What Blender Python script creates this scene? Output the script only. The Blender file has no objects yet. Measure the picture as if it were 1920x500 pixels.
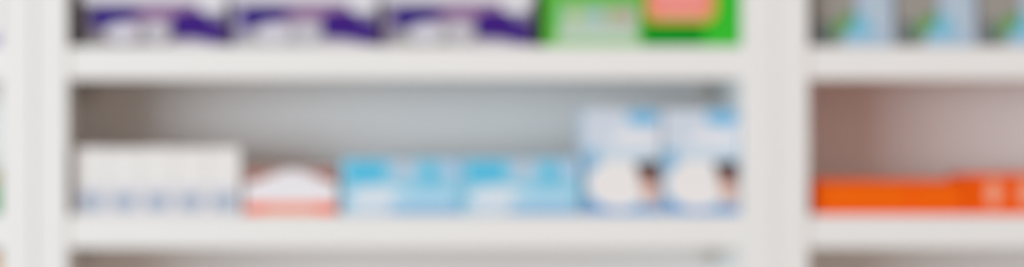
import bpy, bmesh, math, random
from mathutils import Vector
random.seed(4)
scene = bpy.context.scene
C = scene.collection

# ------------------------------------------------------------------ camera
MM = 0.00065          # metres per photo pixel on the front plane of the shelves
DIST = 4.0            # camera to the front plane (y = 0)
AXIS = 500            # photo column the camera stands square to (the photo is an off-centre crop)
EYE = 1.30            # camera height
cam_d = bpy.data.cameras.new('camera')
cam_d.sensor_width = 36.0
cam_d.lens = 36.0 * DIST / (1920 * MM)
cam_d.dof.use_dof = True
cam_d.shift_x = (960 - AXIS) / 1920
cam_d.dof.focus_distance = 1.4
cam_d.dof.aperture_fstop = 7.5
cam = bpy.data.objects.new('camera', cam_d)
C.objects.link(cam)
cam.location = ((AXIS - 960) * MM, -DIST, EYE)
cam.rotation_euler = (math.radians(90), 0, 0)
scene.camera = cam

# ------------------------------------------------------------------ light
world = bpy.data.worlds.new('shop_ambient')
scene.world = world
world.use_nodes = True
bg = world.node_tree.nodes['Background']
bg.inputs[0].default_value = (1.0, 0.82, 0.735, 1)
bg.inputs[1].default_value = 0.74

ld = bpy.data.lights.new('assumed_key_light', 'AREA')  # added unseen area lamp: cool key assumed from the left front, no window built
ld.shape = 'RECTANGLE'
ld.size = 5.1
ld.size_y = 2.4
ld.energy = 378
ld.color = (0.69, 0.88, 0.99)
lo = bpy.data.objects.new('assumed_key_light', ld)
C.objects.link(lo)
lo.location = (-5.3, -5.7, 1.35)
lo.rotation_euler = (Vector((0, 0, 1.3)) - lo.location).to_track_quat('-Z', 'Y').to_euler()

vs = scene.view_settings
vs.view_transform = 'Standard'
vs.look = 'None'
vs.exposure = 0.0
vs.gamma = 1.0
vs.use_curve_mapping = False
scene.cycles.use_denoising = True

# ------------------------------------------------------------------ materials
def lin(c):
    c /= 255.0
    return c / 12.92 if c <= 0.04045 else ((c + 0.055) / 1.055) ** 2.4

E_FRONT = 0.90
_mats = {}
def mat(name, rgb, rough=0.55, spec=0.12, noise=0.03, scale=60.0, coat=0.0, exact=False):
    """Procedural material: base colour with a faint noise in value and a fine bump."""
    key = (name, tuple(rgb), rough)
    if key in _mats:
        return _mats[key]
    m = bpy.data.materials.new(name)
    m.use_nodes = True
    nt = m.node_tree
    b = nt.nodes['Principled BSDF']
    k = 1.0 if exact else 1.0 / E_FRONT
    col = [min(0.95, lin(v) * k) for v in rgb]
    tc = nt.nodes.new('ShaderNodeTexCoord')
    nz = nt.nodes.new('ShaderNodeTexNoise')
    nz.inputs['Scale'].default_value = scale
    nz.inputs['Detail'].default_value = 4
    nt.links.new(tc.outputs['Object'], nz.inputs['Vector'])
    mx = nt.nodes.new('ShaderNodeMix')
    mx.data_type = 'RGBA'
    mx.inputs[6].default_value = [max(0, v * (1 - noise)) for v in col] + [1]
    mx.inputs[7].default_value = [min(0.97, v * (1 + noise)) for v in col] + [1]
    nt.links.new(nz.outputs['Fac'], mx.inputs[0])
    nt.links.new(mx.outputs[2], b.inputs['Base Color'])
    bp = nt.nodes.new('ShaderNodeBump')
    bp.inputs['Strength'].default_value = 0.04
    bp.inputs['Distance'].default_value = 0.001
    nt.links.new(nz.outputs['Fac'], bp.inputs['Height'])
    nt.links.new(bp.outputs['Normal'], b.inputs['Normal'])
    b.inputs['Roughness'].default_value = rough
    b.inputs['Specular IOR Level'].default_value = spec
    b.inputs['Coat Weight'].default_value = coat
    _mats[key] = m
    return m

LAMINATE = mat('white_laminate', (231, 231, 229), rough=0.45, spec=0.2, noise=0.012, scale=25)
BACKING = mat('pale_grey_backing', (225, 219, 216), rough=0.6, spec=0.2, noise=0.015, scale=12)
PLASTIC = mat('grey_plastic', (205, 196, 188), rough=0.5)
FLOOR = mat('grey_vinyl_floor', (150, 140, 130), rough=0.5, noise=0.08, scale=8)
PLASTER = mat('off_white_plaster', (215, 210, 204), rough=0.8, noise=0.03, scale=14)

# ------------------------------------------------------------------ mesh helpers
def add_box(bm, x0, x1, y0, y1, z0, z1, bevel=0.0, seg=2):
    vsn = [bm.verts.new((x, y, z)) for z in (z0, z1) for y in (y0, y1) for x in (x0, x1)]
    fs = [(0, 2, 3, 1), (4, 5, 7, 6), (0, 1, 5, 4), (2, 6, 7, 3), (0, 4, 6, 2), (1, 3, 7, 5)]
    faces = [bm.faces.new([vsn[i] for i in f]) for f in fs]
    if bevel > 0:
        eds = list({e for f in faces for e in f.edges})
        bmesh.ops.bevel(bm, geom=eds, offset=bevel, segments=seg, affect='EDGES', profile=0.5)

def link(name, bm, m, parent=None, loc=(0, 0, 0), smooth=False):
    me = bpy.data.meshes.new(name)
    bmesh.ops.recalc_face_normals(bm, faces=bm.faces[:])
    bm.to_mesh(me)
    bm.free()
    me.materials.append(m)
    if smooth:
        for p in me.polygons:
            p.use_smooth = True
    o = bpy.data.objects.new(name, me)
    C.objects.link(o)
    o.location = loc
    o.parent = parent
    return o

def empty(name, loc, label, cat, group=None):
    o = bpy.data.objects.new(name, None)
    o.empty_display_size = 0.05
    C.objects.link(o)
    o.location = loc
    o['label'] = label
    o['category'] = cat
    if group:
        o['group'] = group
    return o

def X(px, y=0.0):                       # world x of a photo column seen at depth y
    return (AXIS - 960) * MM + (px - AXIS) * MM * (DIST + y) / DIST
def Z(py, y=0.0):
    return EYE + (250 - py) * MM * (DIST + y) / DIST

# ------------------------------------------------------------------ the setting
DEPTH = 0.21
bm = bmesh.new(); add_box(bm, -4, 4, -6.0, DEPTH + 0.06, -0.05, 0.0)
o = link('floor', bm, FLOOR); o['kind'] = 'structure'
bm = bmesh.new(); add_box(bm, -4, 4, DEPTH + 0.02, DEPTH + 0.10, 0.0, 2.8)
o = link('wall_back', bm, PLASTER); o['kind'] = 'structure'

# ------------------------------------------------------------------ shelf units
PT = 61 * MM                             # panel thickness
ST = 62 * MM                            # shelf thickness
PITCH = 316 * MM
TOP1 = Z(87)                            # top face of the upper shelf in view
TOP2 = TOP1 - PITCH                     # ... of the lower shelf in view
TOP3 = TOP2 - PITCH
INNER = (1392 - 126) * MM               # clear width of a bay
CX0, CX1 = X(126), X(1392)
GAP = 0.0007
UNIT_W = INNER + 2 * PT
HEIGHT = 2.10

def shelf_unit(x_inner, label):
    root = empty('shelf_unit', (x_inner + INNER / 2, 0, 0), label, 'shelf unit', None)
    h = INNER / 2
    for s in (-1, 1):
        bm = bmesh.new()
        a, b = (h, h + PT) if s > 0 else (-h - PT, -h)
        add_box(bm, a, b, -0.003, DEPTH + 0.018, 0.0, HEIGHT, 0.0012)
        link('side_panel', bm, LAMINATE, root)
    bm = bmesh.new(); add_box(bm, -h - 0.0002, h + 0.0002, DEPTH, DEPTH + 0.012, 0.08, HEIGHT - 0.002)
    link('back_panel', bm, BACKING, root)
    bm = bmesh.new(); add_box(bm, -h, h, 0.0, DEPTH, HEIGHT - ST, HEIGHT, 0.001)
    link('top_panel', bm, LAMINATE, root)
    bm = bmesh.new(); add_box(bm, -h, h, 0.03, 0.048, 0.0, 0.08, 0.001)
    link('plinth', bm, LAMINATE, root)
    # shelves at one pitch, carried by corner supports under the back corners
    k = -3
    me = None; ps = None
    while True:
        zt = TOP1 - k * PITCH
        k += 1
        if zt > HEIGHT - ST - 0.09:
            continue
        if zt - ST < 0.06:
            break
        if me is None:
            bm = bmesh.new(); add_box(bm, -h, h, 0.0, DEPTH, -ST, 0.0, 0.0016)
            sh = link('shelf', bm, LAMINATE, root, (0, 0, zt)); me = sh.data
        else:
            sh = bpy.data.objects.new('shelf', me); C.objects.link(sh)
            sh.parent = root; sh.location = (0, 0, zt)
        for s in (-1, 1):
            if ps is None:
                bm = bmesh.new()
                add_box(bm, -0.008, 0.008, -0.005, 0.005, -0.024, 0.0, 0.003)
                ob = link('shelf_support', bm, PLASTIC, sh); ps = ob.data
            else:
                ob = bpy.data.objects.new('shelf_support', ps); C.objects.link(ob); ob.parent = sh
            ob.location = (s * (h - 0.016), DEPTH - 0.0052, -ST)
    return root

shelf_unit(CX0, 'white laminate shelf unit holding the purple boxes and the light blue boxes')
shelf_unit(CX0 - UNIT_W - GAP * 2, 'white laminate shelf unit with the small green carton at its edge')
shelf_unit(CX1 + 2 * PT + GAP, 'white laminate shelf unit holding the low orange boxes')

# ------------------------------------------------------------------ cartons
def clip(poly, x0, x1, z0, z1):
    def cut(p, inside, inter):
        out = []
        for i in range(len(p)):
            a, b = p[i - 1], p[i]
            if inside(b):
                if not inside(a): out.append(inter(a, b))
                out.append(b)
            elif inside(a):
                out.append(inter(a, b))
        return out
    def ix(v):
        return lambda a, b: (v, a[1] + (b[1] - a[1]) * (v - a[0]) / (b[0] - a[0]))
    def iz(v):
        return lambda a, b: (a[0] + (b[0] - a[0]) * (v - a[1]) / (b[1] - a[1]), v)
    for ins, it in ((lambda q: q[0] >= x0, ix(x0)), (lambda q: q[0] <= x1, ix(x1)),
                    (lambda q: q[1] >= z0, iz(z0)), (lambda q: q[1] <= z1, iz(z1))):
        poly = cut(poly, ins, it)
        if len(poly) < 3: return []
    return poly

def rect(x0, y0, x1, y1, r=0):
    if r <= 0:
        return [(x0, y0), (x1, y0), (x1, y1), (x0, y1)]
    pts = []
    for cx, cy, a0 in ((x1 - r, y0 + r, -90), (x1 - r, y1 - r, 0), (x0 + r, y1 - r, 90), (x0 + r, y0 + r, 180)):
        for k in range(6):
            a = math.radians(a0 + 18 * k)
            pts.append((cx + r * math.cos(a), cy + r * math.sin(a)))
    return pts

def oval(cx, cy, rx, ry, n=32):
    return [(cx + rx * math.cos(2 * math.pi * k / n), cy + ry * math.sin(2 * math.pi * k / n)) for k in range(n)]

def carton(name, label, px0, px1, ptop, ztop, yf, depth, colour, prints=(), group=None,
           flap=None, lid=None, dx=0.0, cat='box', bevel=0.0012):
    """A folding carton on the shelf whose top is ztop. px0..px1, ptop: the photo's columns and top row
    of its front face, which stands yf behind the shelf's front edge. prints: (name, outline, colour)."""
    x0, x1 = X(px0, yf), X(px1, yf)
    w = x1 - x0
    zt = Z(ptop, yf)
    h = zt - ztop
    root = empty(name, ((x0 + x1) / 2, yf + depth / 2, ztop), label, cat, group)
    base = mat('card_' + name, colour)
    bm = bmesh.new(); add_box(bm, -w / 2, w / 2, -depth / 2, depth / 2, 0.0003, h, bevel)
    link('body', bm, base, root)
    # tuck flap on the top with a thumb notch, and the glued side seam
    fc = mat('flap_' + name, flap or colour)
    if lid is None:
        bm = bmesh.new()
        n = min(0.012, w * 0.2)
        m_ = 0.002
        pts = [(-w / 2 + m_, -depth / 2 + m_)]
        pts += [(n * math.cos(a), -depth / 2 + m_ + 0.7 * n * math.sin(a)) for a in [math.pi * (1 - k / 8) for k in range(9)]]
        pts += [(w / 2 - m_, -depth / 2 + m_), (w / 2 - m_, depth / 2 - m_), (-w / 2 + m_, depth / 2 - m_)]
        lo_ = [bm.verts.new((p[0], p[1], h - 0.0002)) for p in pts]
        hi_ = [bm.verts.new((p[0], p[1], h + 0.0005)) for p in pts]
        bm.faces.new(hi_); bm.faces.new(lo_[::-1])
        for i in range(len(pts)):
            j = (i + 1) % len(pts)
            bm.faces.new((lo_[i], lo_[j], hi_[j], hi_[i]))
        link('top_flap', bm, fc, root)
    else:
        pb, over, lc = lid                      # lid: lower edge row, overhang, colour
        zb = Z(pb, yf) - ztop
        bm = bmesh.new()
        add_box(bm, -w / 2 - over, w / 2 + over, -depth / 2 - 0.003, depth / 2 + 0.003, zb, h + 0.002, 0.002)
        link('lid', bm, mat('lid_' + name, lc), root)
    for i, (pn, outline, col) in enumerate(prints):
        pts = [(X(a, yf) - (x0 + x1) / 2, Z(b, yf) - ztop) for a, b in outline]
        e = 0.0016
        pts = clip(pts, -w / 2 + e, w / 2 - e, e, h - e)
        if not pts: continue
        yo = -depth / 2 - 0.00018 * (i + 1)
        bm = bmesh.new()
        f = [bm.verts.new((p[0], yo, p[1])) for p in pts]
        b = [bm.verts.new((p[0], -depth / 2 + 0.0002, p[1])) for p in pts]
        bm.faces.new(f)
        for q in range(len(pts)):
            r = (q + 1) % len(pts)
            bm.faces.new((f[q], b[q], b[r], f[r]))
        link(pn, bm, mat('print_' + name, col), root)
    return root

# --- purple and white boxes, upper shelf of the middle unit
def shift(o, d):
    return [(a + d, b) for a, b in o]
purple_labels = ('purple and white lidded box next to the inner side of the upright',
                 'purple and white lidded box between two of its kind',
                 'purple and white lidded box next to the green box')
for i, (a, b) in enumerate(((158, 424), (438, 708), (722, 998))):
    d = a - 438 + (b - a - 270) * 0.5
    edge = ((104, 94, 106), (152, 144, 184), (134, 122, 152))[i]  # first box darker: the shadow at its left is painted into this colour
    base = ((128, 122, 124), (164, 163, 166), (156, 156, 154))[i]  # first box's base also darkened to paint in that shade
    pr = [('violet_edge', shift([(432, 10), (464, 10), (464, 84), (432, 90)], d), edge),
          ('grey_base', shift([(462, 46), (612, 46), (640, 95), (440, 95)], d), base),
          ('mauve_sweep', shift([(500, 10), (660, 8), (664, 36), (610, 42), (560, 36), (500, 48)], d), (148, 114, 154)),
          ('violet_wedge', shift([(454, 11), (525, 12), (556, 25), (508, 45), (466, 57), (454, 52)], d), (54, 36, 122)),
          ('pale_oval', shift(oval(512, 61, 34, 17), d), (208, 206, 216)),
          ('pale_oval', shift(oval(576, 62, 24, 19), d), (192, 190, 198)),
          ('deep_purple_panel', shift([(604, 30), (630, 20), (664, 22), (676, 34), (708, 36), (708, 84), (690, 81), (655, 73), (606, 70)], d), (60, 26, 122)),
          ('blue_grey_patch', shift([(670, 26), (708, 28), (708, 42), (676, 40)], d), (120, 114, 150)),
          ('white_tab', shift(rect(654, -20, 704, 22, 8), d), (226, 226, 230)),
          ('pale_strip', shift([(600, 80), (640, 76), (690, 85), (690, 95), (600, 95)], d), (200, 194, 204))]
    carton('lidded_box', purple_labels[i], a, b, -70, TOP1, 0.018, 0.15, (168, 162, 176), pr,
           group='purple and white boxes in a row', lid=(6, 0.003, (214, 213, 220)))

# --- green boxes
pr = [('pale_panel', rect(1046, 10, 1197, 76, 6), (174, 200, 168))]
for k, (cx, c) in enumerate(((1052, (120, 195, 140)), (1082, (176, 196, 130)), (1104, (150, 200, 190)), (1122, (152, 185, 200)),
                             (1142, (176, 186, 140)), (1160, (185, 165, 155)), (1178, (190, 160, 158)))):
    pr.append(('printed_bar', rect(cx - 6, 16, cx + 6, 45, 2), c))
pr.append(('white_text_strip', rect(1054, 52, 1188, 70, 3), (196, 208, 204)))
pr.append(('pale_green_foot', rect(1036, 78, 1204, 96), (158, 208, 140)))
carton('printed_carton', 'bright green carton with a pale panel of small coloured bars', 1022, 1206, -118, TOP1, 0.012, 0.11,
       (92, 182, 64), pr, group='green cartons on the upper shelf')
pr = [('dark_green_field', [(1210, -80), (1310, -80), (1318, 40), (1322, 60), (1314, 95), (1210, 95)], (0, 142, 30)),
      ('yellow_ring', rect(1206, -75, 1344, 43, 24), (214, 160, 60)),
      ('red_badge', rect(1218, -66, 1332, 33, 18), (240, 138, 130)),
      ('pale_lettering_bar', rect(1238, 20, 1316, 28, 3), (232, 176, 160)),
      ('pale_lettering_bar', rect(1236, -34, 1316, -12, 3), (240, 200, 190))]
carton('printed_carton', 'bright green carton with a red badge in a yellow ring', 1208, 1387.5, -118, TOP1, 0.012, 0.11,
       (52, 184, 44), pr, group='green cartons on the upper shelf')

# --- five white cartons standing side by side
bounds = [139 + 62.4 * k for k in range(6)]
wl = ('narrow white carton standing nearest to the white upright', 'narrow white carton, second of five counted from the upright',
      'narrow white carton in the middle of a row of five', 'narrow white carton, second of five counted from the red and white box',
      'narrow white carton standing beside the low red and white box')
for k in range(5):
    a, b = bounds[k] + 0.3, bounds[k + 1] - 0.3
    cx = (a + b) / 2
    pr = [('lilac_fade', rect(a, 346, b, 399), (216, 216, 222)),
          ('blue_grey_patch', rect(cx - 23, 362, cx + 23, 396, 9), (168, 180, 196)),
          ('pink_edge', rect(a, 374, a + 5, 399), (228, 208, 214))]
    carton('medicine_carton', wl[k], a, b, 277 + (k % 2), TOP2, 0.014, 0.13, (229, 228, 226), pr,
           group='narrow white cartons side by side')

# --- low red and white box
pr = [('red_brown_corner', [(456, 318), (545, 318), (545, 326), (500, 338), (456, 344)], (160, 92, 76)),
      ('red_brown_corner', [(545, 318), (636, 318), (636, 344), (590, 338), (545, 326)], (160, 92, 76)),
      ('white_dome', [(456, 348), (480, 340), (510, 327), (548, 317), (586, 327), (612, 340), (636, 348), (636, 384), (456, 384)], (229, 228, 232)),
      ('salmon_band', rect(456, 380, 636, 410), (230, 126, 104)),
      ('orange_block', rect(456, 384, 498, 404, 4), (246, 88, 26)),
      ('orange_block', rect(592, 384, 636, 404, 4), (246, 88, 26)),
      ('peach_line', rect(494, 393, 594, 410), (234, 166, 126))]
carton('low_carton', 'low white box with a red-orange band along its foot', 459, 633, 317, TOP2, 0.014, 0.12,
       (226, 220, 218), pr, flap=(190, 140, 125))

# --- two light blue boxes
bl = ('light blue box standing beside the low red and white box', 'light blue box standing against a tall blue and white box')
for k, a in enumerate((641, 866)):
    d = a - 641
    pr = [('cyan_panel', shift(rect(650, 303, 722, 342, 10), d), (84, 188, 222)),
          ('pale_grey_disc', shift(oval(757, 314, 20, 17), d), (186, 196, 212)),
          ('cyan_drop', shift(oval(806, 326, 13, 22), d), (90, 190, 222)),
          ('pale_corner', shift(rect(826, 298, 866, 330, 10), d), (168, 198, 224)),
          ('pale_oval', shift(oval(712, 370, 58, 22), d), (210, 222, 231)),
          ('pale_strip', shift(rect(735, 362, 850, 384, 6), d), (172, 212, 232)),
          ('blue_grey_band', shift([(690, 388), (866, 386), (866, 410), (690, 410)], d), (134, 176, 212)),
          ('white_foot', shift(rect(648, 388, 730, 410), d), (192, 208, 222))]
    carton('blue_carton', bl[k], a, a + 223.5, 297, TOP2, 0.013, 0.11, (146, 202, 226), pr,
           group='light blue boxes side by side')

# --- two tall blue and white boxes
tl = ('tall blue and white box with a photo print, beside a light blue box',
      'tall blue and white box with a photo print, close to the white upright')
for k, a in enumerate((1096, 1243.5)):
    d = a - 1096
    pr = [('blue_field', shift(rect(1090, 278, 1250, 410), d), (132, 184, 216)),
          ('deep_blue_foot', shift([(1090, 360), (1110, 380), (1160, 390), (1250, 388), (1250, 410), (1090, 410)], d), (84, 150, 206)),
          ('blue_blob', shift(oval(1206, 218, 30, 19), d), (118, 186, 224)),
          ('white_swoosh', shift(oval(1192, 258, 46, 16), d), (226, 228, 234)),
          ('pale_strip', shift(rect(1122, 276, 1236, 304, 6), d), (200, 216, 228)),
          ('white_disc', shift(oval(1160, 345, 58, 46), d), (232, 230, 229)),
          ('skin_tone_patch', shift([(1196, 336), (1236, 330), (1236, 384), (1206, 382)], d), (216, 186, 176)),
          ('brown_patch', shift([(1196, 318), (1234, 312), (1234, 346), (1202, 344)], d), (150, 98, 78)),
          ('dark_hair_patch', shift([(1190, 304), (1232, 300), (1236, 322), (1196, 324)], d), (46, 48, 58))]
    carton('tall_carton', tl[k], a, a + 144, 205, TOP2, 0.012, 0.10, (204, 214, 226), pr,
           group='tall blue and white boxes side by side')

# --- right unit, upper shelf: pale blue, green and taupe boxes
rl = ('pale blue and grey box with a green print, nearest to the white upright',
      'pale blue and grey box with a green print, in the middle of three',
      'pale blue and grey box with a green print, farthest from the white upright')
for k, a in enumerate((1527, 1682, 1837)):
    d = a - 1527
    pr = [('pale_blue_stripe', shift([(1612, -150), (1676, -150), (1676, 100), (1570, 100), (1602, 40)], d), (172, 188, 206)),
          ('cyan_patch', shift([(1608, 20), (1626, 30), (1640, 66), (1600, 74), (1580, 72)], d), (124, 188, 214)),
          ('white_stripe', shift(rect(1636, -150, 1650, 50), d), (186, 204, 214)),
          ('slate_patch', shift([(1534, 36), (1560, 44), (1568, 84), (1534, 84)], d), (100, 112, 116)),
          ('green_leaf', shift([(1556, 50), (1588, 24), (1604, 22), (1600, 46), (1576, 68), (1558, 66)], d), (104, 154, 88)),
          ('pale_foot', shift(rect(1580, 74, 1672, 100), d), (166, 192, 212))]
    carton('herbal_carton', rl[k], a, a + 151, -112, TOP1, 0.020, 0.10, (152, 148, 142), pr,
           group='pale blue and grey boxes in a row')

# --- right unit, lower shelf: orange boxes
pr = [('bright_orange_panel', rect(1540, 350, 1700, 388, 4), (255, 102, 0)),
      ('bright_orange_panel', rect(1714, 352, 1800, 388, 4), (255, 100, 0))]
carton('orange_carton', 'long low plain orange box standing next to the white upright', 1527, 1812, 339, TOP2, 0.012, 0.12,
       (255, 90, 0), pr)
pr = [('pale_oval', oval(1863, 362, 14, 25), (242, 164, 134)),
      ('pale_oval', oval(1925, 362, 14, 25), (242, 164, 134)),
      ('pale_oval', oval(1987, 362, 14, 25), (242, 164, 134))]
carton('orange_carton', 'slightly taller orange box marked with pale oval shapes', 1815, 2090, 328, TOP2, 0.010, 0.12,
       (255, 90, 0), pr)

# --- left unit: the ends of three boxes beside the upright
pr = [('violet_mark', rect(-40, 66, 2, 88, 4), (130, 110, 190))]
carton('white_carton', 'white carton with a violet mark behind the edge of the upright', -190, -1, -60, TOP1, 0.012, 0.12,
       (226, 225, 224), pr)
pr = [('green_panel', rect(-150, 346, 2, 396), (40, 160, 96)),
      ('orange_brown_band', rect(-150, 322, 2, 346), (196, 140, 96))]
carton('green_carton', 'small green carton with an orange-brown band behind the upright', -150, -1, 320, TOP2, 0.014, 0.12,
       (60, 160, 100), pr)
pr = [('pale_panel', rect(-140, 520, -10, 680), (226, 210, 190))]
carton('tan_carton', 'tan carton standing on the lowest shelf in view behind the upright', -160, -1, 474, TOP3, 0.014, 0.12,
       (206, 160, 112), pr)
